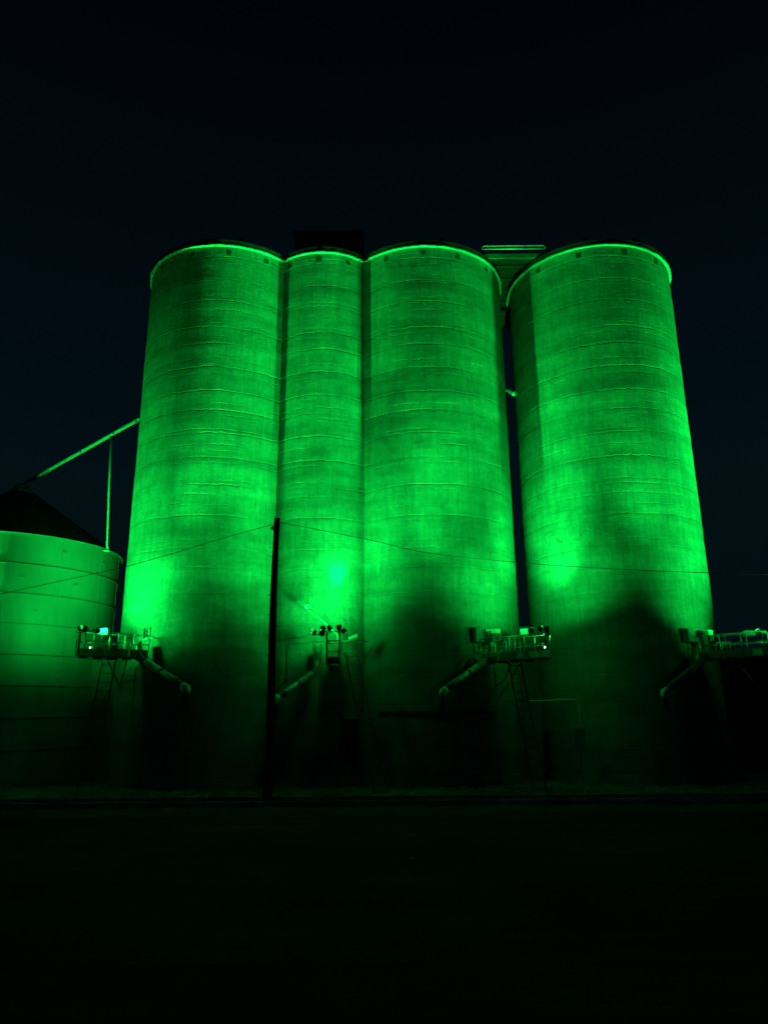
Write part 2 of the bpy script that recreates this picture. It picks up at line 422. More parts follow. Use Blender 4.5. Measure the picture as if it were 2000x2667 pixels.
# vertical sheet joints, staggered from ring to ring
for q, z in enumerate(lev[:-1]):
    z1 = lev[q + 1]
    for k in range(14):
        a = 2 * math.pi * (k + .5 * (q % 2)) / 14 + .11 * ((q * 37) % 5)
        rot = Matrix.Rotation(a, 3, 'Z')
        w.box((bc[0] + math.cos(a) * (BR + .006), bc[1] + math.sin(a) * (BR + .006), (z + z1) / 2), (.022, .05, z1 - z - .1), rot)
w.build('wall', M['bin'], bt)
for z in lev[1:-1]:
    w = MB(); w.lathe([(BR + .01, z - .03), (BR + .05, z - .025), (BR + .05, z + .005), (BR + .01, z + .01)], n, (bc[0], bc[1], 0), smooth=False, closed=True); w.build('ring_joint', M['joint'], bt)
w = MB(); w.lathe([(BR + .0, EZ + .003), (BR + .15, EZ - .02), (BR + .16, EZ + .02), (BR + .0, EZ + .07)], n, (bc[0], bc[1], 0), smooth=False, closed=True); w.build('eave_ring', M['steel'], bt)
w = MB(); w.lathe([(BR + .05, EZ + .075), (.55, AZ)], 96, (bc[0], bc[1], 0), smooth=False)
for k in range(18):
    a = 2 * math.pi * k / 18
    w.beam((bc[0] + math.cos(a) * BR, bc[1] + math.sin(a) * BR, EZ + .11), (bc[0] + math.cos(a) * .6, bc[1] + math.sin(a) * .6, AZ + .02), .04, .025)
w.build('roof', M['roofsteel'], bt)
w = MB(); w.lathe([(.55, AZ - .05), (.6, AZ + .1), (.42, AZ + .12), (.40, AZ + .32), (.22, AZ + .5), (.001, AZ + .55)], 24, (bc[0], bc[1], 0)); w.build('roof_cap', M['galv'], bt)
for (px, py) in ((168, 1439), (58, 1504), (96, 1591), (196, 1524), (276, 1547), (267, 1468)):
    p = atr(px, py, bc[0], bc[1], BR); d = (p - Vector((bc[0], bc[1], p.z))).normalized()
    w = MB(); sd = Vector((-d.y, d.x, 0))
    big = px in (168, 58, 96, 196)
    hw = .11 if big else .04
    w.tube([p - sd * hw, p - sd * hw * .7 + d * .09, p + sd * hw * .7 + d * .09, p + sd * hw], .016, 6)
    w.build('sheet_bracket', M['steel'], bt)

# spout from the silo down to the bin roof with its prop
A = at(366, 1089, 33.9); B = at(95, 1240, 35.6); A2 = at(352, 1097, 33.95)
E_ = Vector((bc[0] + .2, bc[1] - .3, AZ + .45))
sp = thing('grain_spout', tuple(A), 'long pale pipe sloping from the leftmost silo down to the bin roof', 'pipe')
B = A.lerp(E_, .82)
ptop = at(303, 1135, 34.3)
w = MB(); w.tube([A + (A - E_).normalized() * .5, E_], .10, 14); w.build('pipe', M['paint'], sp)
for f_ in (.035, .22, .5, .78):
    p = A.lerp(E_, f_); d = (E_ - A).normalized()
    w = MB(); w.tube([p - d * .03, p + d * .03], .145, 14); w.build('flange', M['steel'], sp)
pb = atr(277, 1437, bc[0], bc[1], BR + .1)
f_ = (pb.x - A.x) / (E_.x - A.x); pj = A.lerp(E_, f_)
w = MB(); w.tube([(pb.x, pb.y, pb.z + .05), (pb.x, pb.y, pb.z + .35), (pb.x, (pb.y + pj.y) / 2, (pb.z + pj.z) / 2), (pb.x, pj.y, pj.z - .1)], .055, 10); w.build('prop', M['paint'], sp)
w = MB(); w.box((pb.x, pb.y, pb.z + .04), (.3, .2, .06)); w.beam((pb.x - .1, pb.y, pb.z + .05), (pb.x + .1, pb.y, pb.z + .22), .06, .04); w.build('prop_foot', M['paint'], sp)

# short spout in the sky gap
a1 = at(1308, 1008, 35.3); a2 = at(1343, 1028, 35.0)
gs = thing('grain_spout', tuple(a1), 'short pipe crossing the narrow sky gap between the two right silos', 'pipe')
w = MB(); w.tube([a1, a2], .11, 12); w.build('pipe', M['galv'], gs)
d = (a2 - a1).normalized(); w = MB(); p = at(1337.5, 1024.5, 35.05); w.tube([p - d * .05, p + d * .05], .15, 12); w.build('flange', M['paint'], gs)

# ------------------------------------------------------------------ utility pole and wires
PY = 27.8
pt = at(721, 1350, PY); pbot = at(697, 2046, PY - .3); pbot.z = .05
pole = thing('utility_pole', (pbot.x, pbot.y, 0), 'dark leaning wooden utility pole with step pegs in front of the silos', 'utility pole')
w = MB(); pts = []; rs = []
for i in range(15):
    f_ = i / 14; p = pbot.lerp(pt, f_); pts.append(p + Vector((.02 * math.sin(f_ * 7), 0, 0))); rs.append(.175 - .055 * f_)
w.tube(pts, rs, 14); w.build('shaft', M['wood'], pole)
def onpole(py):
    lo, hi = 0.0, 1.0
    for _ in range(30):
        md = (lo + hi) / 2; p = pbot.lerp(pt, md); q = p - CAM
        y_ = 1333.5 - F_PX * q.dot(ay) / q.dot(fw)
        if y_ > py: lo = md
        else: hi = md
    return pbot.lerp(pt, lo), .175 - .055 * lo
for s_, ys in ((-1, (1427, 1450, 1499, 1549, 1602, 1654, 1708)), (1, (1427, 1476, 1526, 1577, 1630))):
    for y in ys:
        p, r_ = onpole(y); w = MB()
        w.tube([p + Vector((s_ * (r_ - .03), 0, 0)), p + Vector((s_ * (r_ + .10), 0, 0)), p + Vector((s_ * (r_ + .125), 0, .035))], .011, 6); w.build('step_peg', M['darksteel'], pole)
p, r_ = onpole(1377)
w = MB(); w.lathe([(.001, -.07), (.06, -.065), (.085, 0), (.085, .05), (.07, .09), (.001, .1)], 16, p + Vector((-r_ - .02, -.1, 0)), Matrix.Rotation(R(70), 3, 'Y')); w.build('insulator', M['galv'], pole)
w = MB(); w.beam(p + Vector((-.06, -r_ - .02, .05)), p + Vector((-.02, -r_ - .02, -.2)), .05, .02); w.tube([p + Vector((-.1, -r_, -.05)), p + Vector((.0, -r_ - .01, -.06))], .02); w.build('bracket', M['paint'], pole)
wl = at(708, 1366, PY); wr = at(729, 1360, PY)
def wire(pts, label):
    w = MB(); w.tube([at(*p) for p in pts], .012, 6)
    return tag(w.build('overhead_wire', M['wire']), label, 'wire', 'wires from the utility pole')
def spl(pts, n=10):
    out = []
    for i in range(len(pts) - 1):
        p0 = pts[max(i - 1, 0)]; p1 = pts[i]; p2 = pts[i + 1]; p3 = pts[min(i + 2, len(pts) - 1)]
        for k in range(n):
            t_ = k / n
            out.append(tuple(.5 * ((2 * b) + (-a + c) * t_ + (2 * a - 5 * b + 4 * c - d) * t_**2 + (-a + 3 * b - 3 * c + d) * t_**3) for a, b, c, d in zip(p0, p1, p2, p3)))
    return out + [pts[-1]]
wire(spl([(711, 1366, 27.75), (580, 1402, 27.7), (452, 1441, 27.6), (322, 1477, 27.5), (160, 1513, 27.5), (0, 1547, 27.3), (-200, 1583, 27)]), 'thin wire sagging from the pole leftward across the leftmost silo and the round bin')
wire(spl([(726, 1360, 27.75), (850, 1384, 27.7), (970, 1408, 27.6), (1120, 1441, 27.5), (1370, 1467, 27.5), (1600, 1482, 27.3), (1845, 1492, 27.0), (2100, 1497, 26.8)]), 'thin wire sagging from the pole rightward across the silos')

# ------------------------------------------------------------------ lighting fixtures
GREEN = (.002, 1.0, .084)
def floodlight(pos, aim, label, power=0, size=100, blend=.6, col=GREEN, r=.11, mount=None, lens='lens', soft=.13):
    pos = Vector(pos); d = (Vector(aim) - pos).normalized(); rot = d.to_track_quat('Z', 'Y').to_matrix()
    t = thing('floodlight', tuple(pos), label, 'floodlight', 'floodlights on the loading platforms')
    w = MB(); w.lathe([(.001, -.15), (r * .45, -.145), (r * .8, -.10), (r, -.02), (r, .05), (r * 1.08, .05), (r * 1.08, .065), (r * .95, .065), (r * .95, .03)], 20, pos, rot)
    w.build('lamp_housing', M['darksteel'], t)
    w = MB(); w.lathe([(.001, .034), (r * .94, .030)], 20, pos, rot); w.build('lens', M[lens if power else 'dark'], t)
    mp = Vector(mount) if mount is not None else pos + Vector((0, 0, -.25))
    w = MB(); sd = rot @ Vector((1, 0, 0))
    w.tube([mp, mp.lerp(pos, .5) + Vector((0, 0, -.02)), pos - d * .1], .022, 6); w.tube([pos - sd * r * 1.1, pos - d * .14, pos + sd * r * 1.1], .012, 6); w.build('bracket', M['galv'], t)
    if power:
        l = bpy.data.lights.new('lamp_light', 'SPOT'); l.energy = power; l.spot_size = R(size); l.spot_blend = blend; l.color = col; l.shadow_soft_size = soft
        lo = bpy.data.objects.new('lamp_light', l); C.objects.link(lo); lo.parent = t
        lo.matrix_parent_inverse = Matrix.Identity(4)
        mw = rot.to_4x4() @ Matrix.Rotation(math.pi, 4, 'X'); mw.translation = d * .11; lo.matrix_local = mw
    return t

# ------------------------------------------------------------------ loading platforms
def lerp(a, b, f_): return a + (b - a) * f_
def platform(inner, outer, width, label, zdeck, n=4, toe=.32, railh=.95):
    """gangway between two ground-plan points; parts: deck, toe boards, rails, posts"""
    a = Vector((inner[0], inner[1], zdeck)); b = Vector((outer[0], outer[1], zdeck)); d = (b - a).normalized(); s_ = Vector((-d.y, d.x, 0)) * (width / 2)
    t = thing('loading_platform', tuple(a), label, 'platform', 'raised loading platforms along the silo fronts')
    w = MB(); w.beam(a, b, width, .05)
    for f_ in np.linspace(.05, .95, 5): p = a.lerp(b, f_); w.beam(p - s_ + Vector((0, 0, -.07)), p + s_ + Vector((0, 0, -.07)), .05, .08)
    w.build('deck', M['steel'], t)
    for sg in (1, -1):
        o = s_ * sg; u = Vector((0, 0, 1))
        w = MB()
        segs = [(0, .30), (.33, .62), (.72, .84)] if sg == SGN[0] else [(0, .98)]
        for f0, f1 in segs: w.beam(a.lerp(b, f0) + o + u * (toe / 2), a.lerp(b, f1) + o + u * (toe / 2), .012, toe); w.beam(a.lerp(b, f0) + o * 1.02 + u * (toe * .52), a.lerp(b, f1) + o * 1.02 + u * (toe * .52), .02, .02)
        w.build('toe_board', M['toe'], t)
        for h_ in (railh, railh * .58):
            w = MB(); w.tube([a + o + u * h_, b + o + u * h_], .019, 7); w.build('rail', M['galv'], t)
        for f_ in np.linspace(0, 1, n):
            p = a.lerp(b, f_) + o; w = MB(); w.tube([p, p + u * railh], .021, 7); w.build('post', M['galv'], t)
    u = Vector((0, 0, 1))
    for h_ in (railh, railh * .58):
        w = MB(); w.tube([b - s_ + u * h_, b + s_ + u * h_], .02, 7); w.build('rail', M['galv'], t)
    return t, a, b, s_, d
SGN = [1]
def ladder(top, foot, width_vec, label, rungs=14):
    top = Vector(top); foot = Vector(foot); wv = Vector(width_vec) / 2
    t = thing('access_ladder', tuple(foot), label, 'ladder', 'steep ladders below the loading platforms')
    for sg in (-1, 1):
        w = MB(); w.beam(top + wv * sg, foot + wv * sg, .04, .07); w.build('stringer', M['ladder'], t)
    for k in range(rungs):
        p = foot.lerp(top, (k + .6) / rungs); w = MB(); w.tube([p - wv, p + wv], .014, 6); w.build('rung', M['ladder'], t)
    return t
def strut(pts, name, label, cat, r=.03, mat='steel', group=None):
    w = MB(); w.tube(pts, r, 8); return tag(w.build(name, M[mat]), label, cat, group)

def spout(cs, r, label, mat='spout', hopper=None, nozzle=True, knuckle=True):
    """loading spout: vertical drop, elbow, sloping chute, rubber drop sleeve. cs: list of points, chute is the last leg"""
    t = thing('loading_spout', tuple(cs[0]), label, 'spout', 'grain loading spouts')
    w = MB(); pts = []
    for i in range(len(cs) - 1): pts.append(cs[i])
    w.tube(cs[:-1], r, 14); w.build('drop_pipe', M[mat], t)
    w = MB(); a, b = Vector(cs[-2]), Vector(cs[-1]); d = (b - a).normalized()
    w.tube([a - d * .02, a.lerp(b, .86), a.lerp(b, .88), b], [r * 1.08, r * 1.0, r * .8, r * .8], 14); w.build('chute', M[mat], t)
    for f_ in (.03, .45, .84):
        p = a.lerp(b, f_); w = MB(); w.tube([p - d * .03, p + d * .03], r * 1.2, 14); w.build('collar', M['darksteel'], t)
    if hopper:
        p = Vector(cs[0]); w = MB()
        w.lathe([(r * 1.0, -.05), (r * 1.05, .1), (hopper, .35), (hopper, .6)], 16, p); w.build('hopper', M[mat], t)
    # elbow hood and sleeve
    w = MB(); w.tube([b - d * .06, b + d * .12, b + Vector((d.x * .16, d.y * .16, -.16)), b + Vector((d.x * .16, d.y * .16, -.26))], [r * 1.1, r * 1.15, r * 1.1, r * .95], 12); w.build('elbow_hood', M['paint'], t)
    p = b + Vector((d.x * .16, d.y * .16, -.26))
    w = MB(); w.lathe([(r * .9, 0), (r * 1.0, -.12), (r * .94, -.14), (r * 1.02, -.26), (r * .96, -.28), (r * 1.04, -.40), (r * .98, -.42), (r * 1.06, -.56), (r * .9, -.56)], 16, p); w.build('rubber_sleeve', M['rubber'], t)
    return t

# --- platform one (in front of the leftmost silo / bin)
zd1 = at(258, 1713, 30.6).z
i1 = at(372, 1722, 31.3); o1 = at(207, 1711, 29.2)
SGN[0] = 1
P1, a, b, s_, d = platform((i1.x, i1.y), (o1.x, o1.y), .75, 'railed metal platform between the round bin and the leftmost silo', zd1, 5)
# --- platform two, seen end-on
zd2 = at(868, 1712, 29.0).z
i2 = at(868, 1712, 31.6); o2 = at(868, 1712, 28.9)
SGN[0] = 1
P2, a, b, s_, d = platform((i2.x, 31.7), (o2.x, 28.9), .52, 'narrow metal platform seen end-on in front of the narrow middle silo', zd2, 4, .12)
# tall end frame carrying the lamps
for px in (851.5, 884.5):
    w = MB(); p = at(px, 1712, 28.85); p2 = at(px, 1644, 28.85); p.x = p2.x; w.beam((p.x, 28.85, p.z - .3), (p.x, 28.85, p2.z), .055, .055, (0, 1, 0)); w.build('lamp_post', M['darksteel'], P2)
for py in (1645, 1669, 1697, 1714):
    q0 = at(851.5, py, 28.83); q1 = at(884.5, py, 28.83); w = MB()
    if py == 1645: q0 = at(838, py, 28.83); q1 = at(892, py, 28.83)
    q1.z = q0.z; w.tube([q0, q1], .02, 6); w.build('cross_bar', M['steel' if py > 1690 else 'darksteel'], P2)
# --- platform three
zd3 = at(1297, 1722, 31.0).z
i3 = at(1268, 1724, 31.5); o3 = at(1422, 1705, 29.3)
SGN[0] = -1
P3, a, b, s_, d = platform((i3.x, i3.y), (o3.x, o3.y), .75, 'railed metal platform below the sky gap between the two right silos', zd3, 5)
# --- platform four
zd4 = zd3 + .05
i4 = at(1835, 1724, 31.4); o4 = at(2060, 1705, 29.1)
SGN[0] = -1
P4, a, b, s_, d = platform((i4.x, i4.y), (o4.x, o4.y), .75, 'railed metal platform at the right edge past the rightmost silo', zd4, 5)

# electrical cabinets and boxes
def cabinet(px0, py0, px1, py1, Y, dep, name, label, cat, mat='paint', group=None, door=True, yaw=0):
    p = at(px0, py1, Y); q = at(px1, py0, Y); c = Vector(((p.x + q.x) / 2, Y + dep / 2, (p.z + q.z) / 2)); sz = (abs(q.x - p.x), dep, abs(q.z - p.z))
    t = thing(name, tuple(c), label, cat, group); rot = Matrix.Rotation(yaw, 3, 'Z')
    w = MB(); w.box(c, sz, rot, .015); w.build('case', M[mat], t)
    if door:
        w = MB(); w.box(c + rot @ Vector((0, -dep / 2 - .008, 0)), (sz[0] * .84, .012, sz[2] * .86), rot); w.build('door', M[mat], t)
        w = MB(); w.tube([c + rot @ Vector((sz[0] * .3, -dep / 2 - .02, -.04)), c + rot @ Vector((sz[0] * .3, -dep / 2 - .02, .04))], .01, 6); w.build('handle', M['darksteel'], t)
    return t
cabinet(260, 1637, 280, 1653, 30.2, .22, 'junction_box', 'small bright junction box on the rail of the platform by the bin', 'electrical box')
cabinet(1355, 1638, 1375, 1656, 30.9, .2, 'junction_box', 'small bright junction box on the rail below the sky gap', 'electrical box')
cabinet(1941, 1642, 1966, 1656, 30.6, .2, 'junction_box', 'small bright junction box on the rail at the right edge', 'electrical box')
cabinet(1236, 1634, 1262, 1672, 31.3, .4, 'control_cabinet', 'grey steel cabinet at the left end of the platform below the sky gap', 'cabinet', 'steel', yaw=.25)
cabinet(1265, 1638, 1303, 1668, 31.2, .35, 'weather_hood', 'pale angular hood beside the grey cabinet below the sky gap', 'hood', 'paint', door=False)
cabinet(1279, 1649, 1303, 1671, 30.95, .2, 'motor_box', 'small black box in front of the pale hood below the sky gap', 'box', 'darksteel')
cabinet(1789, 1637, 1824, 1672, 31.3, .4, 'control_cabinet', 'grey steel cabinet high in front of the rightmost silo', 'cabinet', 'steel', yaw=.25)
cabinet(1826, 1641, 1856, 1669, 31.2, .35, 'weather_hood', 'pale rounded hood beside the grey cabinet on the rightmost silo', 'hood', 'paint', door=False)
cabinet(1850, 1656, 1857, 1671, 30.95, .15, 'motor_box', 'tiny dark box at the corner of the pale hood on the rightmost silo', 'box', 'darksteel', door=False)

# bundle of upright conduits at the inner end of platform one
cb = thing('conduit_bundle', tuple(at(385, 1700, 31.2)), 'bundle of upright pipes of uneven height at the silo end of the left platform', 'pipes')
for (px, y0, y1, r_, mt) in ((371, 1636, 1668, .022, 'galv'), (376, 1637, 1664, .03, 'darksteel'), (381, 1640, 1668, .026, 'galv'), (389, 1635, 1716, .032, 'paint'), (393.5, 1634, 1690, .036, 'darksteel'), (398, 1638, 1690, .026, 'galv')):
    a = at(px, y0, 31.6); b = at(px - 1, y1, 31.6); w = MB(); w.tube([a, b], r_, 8); w.build('conduit', M[mt], cb)
w = MB(); p = at(385, 1705, 31.15); q = at(376, 1665, 31.15)
w.box((p.x - .05, 31.68, (p.z + q.z) / 2 - .25), (.18, .12, .55), None, .02); w.build('housing', M['darksteel'], cb)
w = MB(); a = at(371, 1666, 31.55); b = at(396, 1662, 31.55); w.beam(a, b, .05, .05); w.build('clamp', M['galv'], cb)

# spouts
spout([at(361, 1672, 30.85), at(361, 1700, 30.85), at(364, 1714, 30.8), at(376, 1722, 30.6), at(480, 1790, 29.0)], .155, 'worn pipe spout sloping right from the platform by the leftmost silo')
spout([at(826, 1716, 30.9), at(824, 1740, 30.9), at(818, 1753, 30.7), at(722, 1818, 28.9)], .125, 'spout sloping left below the narrow middle silo, ending by the utility pole', hopper=.19)
spout([at(1280, 1682, 31.2), at(1276, 1705, 31.1), at(1266, 1718, 30.9), at(1158, 1798, 29.0)], .13, 'spout sloping left from the platform below the sky gap', hopper=.2)
spout([at(1836, 1680, 31.2), at(1836, 1705, 31.1), at(1828, 1722, 30.8), at(1734, 1800, 29.0)], .13, 'spout in deep shade sloping left in front of the rightmost silo', 'ladder', hopper=.2)  # darker steel than the other spouts puts its shade into the colour

# struts, poles, ladders
def pipething(pts, label, r=.03, name='support_pole', cat='pole', mat='steel', group=None):
    return strut(pts, name, label, cat, r, mat, group)
def drop(px, py, Y, z=.3):
    p = at(px, py, Y); return [p, Vector((p.x, p.y, z))]
pipething(drop(354, 1735, 31.0), 'thin upright pole under the left platform in front of the leftmost silo', .035)
pipething(drop(825, 1775, 30.9), 'thin upright pole under the middle spout', .03)
pipething(drop(1287, 1740, 31.2), 'thin upright pole under the platform below the sky gap', .035)
pipething([at(330, 1722, 30.9), at(312, 1790, 33.0)], 'thin brace slanting from the left platform back to the wall', .03, 'brace', 'brace')
pipething([at(278, 1716, 30.4), at(318, 1800, 31.5)], 'dark brace crossing under the outer half of the left platform', .03, 'brace', 'brace')
pipething([at(1334, 1718, 30.6), at(1314, 1772, 32.6)], 'thin brace slanting down under the middle of the platform below the sky gap', .03, 'brace', 'brace')
pipething([at(1352, 1728, 30.9), at(1332, 1766, 32.6)], 'thin brace slanting down under the right half of the platform below the sky gap', .03, 'brace', 'brace')
pipething([at(1908, 1722, 30.6), at(1872, 1788, 32.6)], 'thin brace slanting down from the platform at the right edge', .03, 'brace', 'brace')
def lad(tp, ft, wv, label):
    t = at(*tp); f = at(*ft); f.z = .2; return ladder(t, f, wv, label)
lad((284, 1722, 30.6), (224, 2010, 28.6), (.5, .15, 0), 'steep ladder dropping left from the platform by the round bin')
lad((914, 1700, 30.4), (992, 2010, 29.2), (.5, .1, 0), 'steep ladder slanting right below the narrow middle silo')
lad((1340, 1726, 30.8), (1404, 2010, 28.8), (.5, -.1, 0), 'steep ladder below the platform under the sky gap')

# gooseneck lamp, strip light and cables over the middle platform
gl = thing('gooseneck_lamp', tuple(at(880, 1690, 30.2)), 'thin arm lamp with a round white shade reaching up left over the middle platform', 'lamp')
q0 = at(879, 1704, 30.6); q1 = at(879, 1655, 30.6); q1.x = q0.x
q2 = at(803, 1583, 31.0)
w = MB(); w.tube([q0, q1, q1.lerp(q2, .04) + Vector((0, 0, .02)), q2], .022, 8); w.build('arm', M['paint'], gl)
w = MB(); w.lathe([(.001, .07), (.04, .065), (.06, .03), (.11, 0), (.135, -.04), (.12, -.035), (.05, .01), (.001, .02)], 20, q2 + Vector((-.02, 0, .06)), Matrix.Rotation(R(-35), 3, 'X')); w.build('shade', M['paint'], gl)
w = MB(); w.lathe([(.001, -.05), (.03, -.03), (.03, .01), (.001, .015)], 10, q2 + Vector((-.02, -.03, .05))); w.build('bulb', M['dark'], gl)
sl = thing('strip_light', tuple(at(918, 1662, 30.8)), 'pale strip light fixture tilted up beside the narrow middle silo', 'light fixture')
a = at(907, 1664, 30.8); b = at(931, 1655, 30.8); w = MB(); w.beam(a, b, .09, .13); w.build('housing', M['paint'], sl)
w = MB(); w.tube([at(893, 1671, 30.9), at(920, 1668, 30.85), at(930, 1664, 30.8)], .015, 6); w.build('arm', M['paint'], sl)
def cable(pts, label, r=.012, mat='darksteel', name='power_cable'):
    w = MB(); w.tube(spl([tuple(at(*p)) for p in pts], 6), r, 6); return tag(w.build(name, M[mat]), label, 'cable')
cable([(725, 1669, 32.2), (780, 1660, 31.6), (812, 1652, 31.0), (832, 1655, 30.6), (850, 1664, 30)], 'thin cable running left from the middle platform to the silo seam')
cable([(893, 1672, 30.9), (925, 1667, 31.3), (958, 1671, 31.8)], 'dark cable running right from the strip light to the silo seam', .02)
cable([(332, 1661, 30.4), (350, 1657, 30.6), (362, 1656, 30.9), (398, 1660, 31.2), (446, 1671, 31.7)], 'thin cable from the upright pipes across the leftmost silo')
cf = thing('wall_conduit', tuple(at(748, 1700, 31.6)), 'thin conduit running along and down the narrow silo to a small dark box', 'conduit')
def s2(px, py, o=.05): return atr(px, py, SILO[1][0], SILO[1][1], SRAD[1] + o)
w = MB(); w.tube([s2(845, 1668, .06), s2(828, 1671), s2(805, 1674), s2(780, 1675), s2(752, 1677), s2(750, 1690), s2(747, 1765)], .02, 6); w.build('conduit', M['steel'], cf)
w = MB(); p = s2(745, 1773, .08); w.box(p, (.13, .1, .12), None, .01); w.build('box', M['darksteel'], cf)

# leaning gate frames on the platforms
def aframe(px0, px1, py0, py1, Y, lean, par):
    a = at(px0, py1, Y); b = at(px0 + lean, py0, Y); c = at(px1 + lean * .3, py0, Y); d_ = at(px1, py1, Y)
    w = MB(); w.tube([a, b, c, d_], .02, 6); w.build('gate_frame', M['galv'], par)
for q in ((284, 303, 1667, 1704, 29.9, 9), (305, 320, 1669, 1706, 30.2, 6), (326, 340, 1672, 1708, 30.5, 4)): aframe(*q, P1)
for q in ((1327, 1340, 1668, 1700, 30.5, 3), (1308, 1318, 1671, 1704, 30.8, 3)): aframe(*q, P3)
for q in ((1862, 1880, 1674, 1708, 30.9, 4), (1884, 1902, 1672, 1706, 30.6, -2)): aframe(*q, P4)

# lamps and their heads -------------------------------------------------------
def P(px, py, Y): return at(px, py, Y)
def S(i, px, py): return atr(px, py, SILO[i][0], SILO[i][1], SRAD[i])
YA, YB, YC, YD = 29.1, 29.3, 29.3, 29.1
SPILL = [(222, 1625, 29.30, 30), (868, 1620, 29.30, 50), (1410, 1625, 29.30, 56), (1990, 1625, 29.20, 22)]   # added point lights standing in for each lamp group's spill
LAMPS = [   # photo column, row, depth, bearing, elevation, beam, watts
    (-359, 1640, 29.39, 60.3, 38.0, 55.2, 12928, 'floodlight on a mast past the left edge of the photo'),
    (210, 1637, 29.80, -42.6, 44.2, 165.0, 1327, 'leftmost black floodlight head on the platform by the round bin'),
    (222, 1638, 29.17, 8.9, 54.6, 112.2, 3949, 'second black floodlight head from the left on the platform by the bin'),
    (247, 1640, 29.50, 26.4, 32.7, 146.7, 1216, 'small floodlight head between the two left heads and the bright box by the bin'),
    (254, 1641, 29.32, 97.0, 60.6, 50.0, 27904, 'black floodlight head touching the bright box by the round bin'),
    (811, 1640, 30.27, -97.0, 71.4, 50.0, 16868, 'small green floodlight highest on the left bracket of the middle platform'),
    (838, 1648, 29.25, -71.0, 57.0, 76.0, 4623, 'lower left black floodlight on the end frame of the middle platform'),
    (841, 1638, 29.40, -9.5, 40.1, 165.0, 676, 'pale backed floodlight behind the end frame of the middle platform'),
    (859, 1634, 29.50, 46.3, 72.9, 73.9, 6417, 'upper left black floodlight on the end frame of the middle platform'),
    (883, 1634, 29.23, -34.1, 72.5, 165.0, 2503, 'upper middle black floodlight on the end frame of the middle platform'),
    (896, 1641, 29.32, 89.3, 49.9, 50.0, 23758, 'rightmost black floodlight on the end frame of the middle platform'),
    (1381, 1641, 28.80, -97.0, 55.2, 52.3, 42036, 'black floodlight head beside the bright box below the sky gap'),
    (1406, 1637, 29.30, -97.0, 74.4, 57.6, 16290, 'black floodlight head between the box and the rail end below the sky gap'),
    (1423, 1638, 29.21, -17.0, 70.7, 157.8, 3724, 'upper black floodlight at the rail end below the sky gap'),
    (1424, 1650, 29.45, 9.5, 54.6, 55.6, 10072, 'lower black floodlight at the rail end below the sky gap'),
    (1972, 1643, 29.61, -97.0, 56.7, 50.0, 20832, 'floodlight with a bright edge beside the box at the right edge'),
    (2004, 1640, 28.80, -25.9, 28.3, 68.6, 1343, 'glowing floodlight cut by the right edge of the photo'),
    (2159, 1640, 29.00, 97.0, 88.0, 156.3, 20562, 'floodlight on the nearer mast past the right edge of the photo'),
    (2433, 1640, 29.20, -41.1, 58.1, 50.0, 35292, 'floodlight on the farther mast past the right edge of the photo'),
]
for px, py, Y, az, el_, bw, W, lb in LAMPS:
    p = P(px, py, Y); dv = Vector((math.sin(R(az)) * math.cos(R(el_)), math.cos(R(az)) * math.cos(R(el_)), math.sin(R(el_))))
    small = px in (247, 811)
    fl = floodlight(p, p + dv, lb, W, bw, 1.0, mount=P(px, py + 14, Y), r=.075 if small else .11)
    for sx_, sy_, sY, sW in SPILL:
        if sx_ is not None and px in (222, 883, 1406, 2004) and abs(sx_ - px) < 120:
            l = bpy.data.lights.new('added_stray_light', 'POINT'); l.energy = sW; l.color = GREEN; l.shadow_soft_size = .12
            lo = bpy.data.objects.new('added_stray_light', l); C.objects.link(lo); lo.parent = fl; lo.location = Vector(P(sx_, sy_ + 4, sY + .45)) - p
floodlight(P(819, 1648, 28.9), S(1, 878, 1497), 'small floodlight lower on the left bracket of the middle platform', 0, 15, 1.0, (.0, 1, .42), mount=P(838, 1655, 28.9), r=.08)
def add_spot(src, tgt, W, size, col=GREEN):  # added spot with no lamp head of its own, parented to the nearest floodlight
    l = bpy.data.lights.new('added_spot', 'SPOT'); l.energy = W; l.spot_size = R(size); l.spot_blend = 1; l.color = col; l.shadow_soft_size = .05
    src = Vector(src); par = min((o for o in C.objects if o.name.startswith('floodlight') and o.parent is None), key=lambda o: (Vector(o.location) - src).length)
    d = (Vector(tgt) - src).normalized(); lo = bpy.data.objects.new('added_spot', l); C.objects.link(lo); lo.parent = par
    mw = (d.to_track_quat('Z', 'Y').to_matrix().to_4x4() @ Matrix.Rotation(math.pi, 4, 'X')); mw.translation = src - Vector(par.location); lo.matrix_local = mw
add_spot(P(1360, 1648, 28.9), P(1284, 1652, 31.2), 110, 55)  # added to brighten the pale hoods
add_spot(P(1945, 1648, 28.9), P(1838, 1655, 31.2), 110, 45)
add_spot(P(878, 1631, 28.5), S(1, 878, 1497), 3000, 13, (.0, 1, .42))  # added to make the bright patch on the narrow silo
add_spot(P(874, 1631, 28.5), S(1, 878, 1490), 1600, 42)
w = MB(); a = P(1419, 1646, YC); b = P(1421, 1684, YC); w.beam((a.x, a.y, a.z), (a.x, a.y, b.z), .045, .045, (0, 1, 0)); w.build('lamp_post', M['darksteel'], P3)
w = MB(); a = P(209, 1652, YA); b = P(209, 1700, YA); w.beam((a.x, a.y, a.z), (a.x, a.y, b.z), .06, .06, (0, 1, 0)); w.build('lamp_post', M['darksteel'], P1)
for px, py, Y, *_ in LAMPS:
    if px < 0 or px > 2050:
        a = P(px, py + 14, Y); w = MB(); w.tube([a, (a.x, a.y, 0)], .06, 8)
        tag(w.build('lamp_mast', M['steel']), 'steel mast carrying a floodlight past the %s edge of the photo' % ('left' if px < 0 else 'right' if px < 2200 else 'far right'), 'mast')
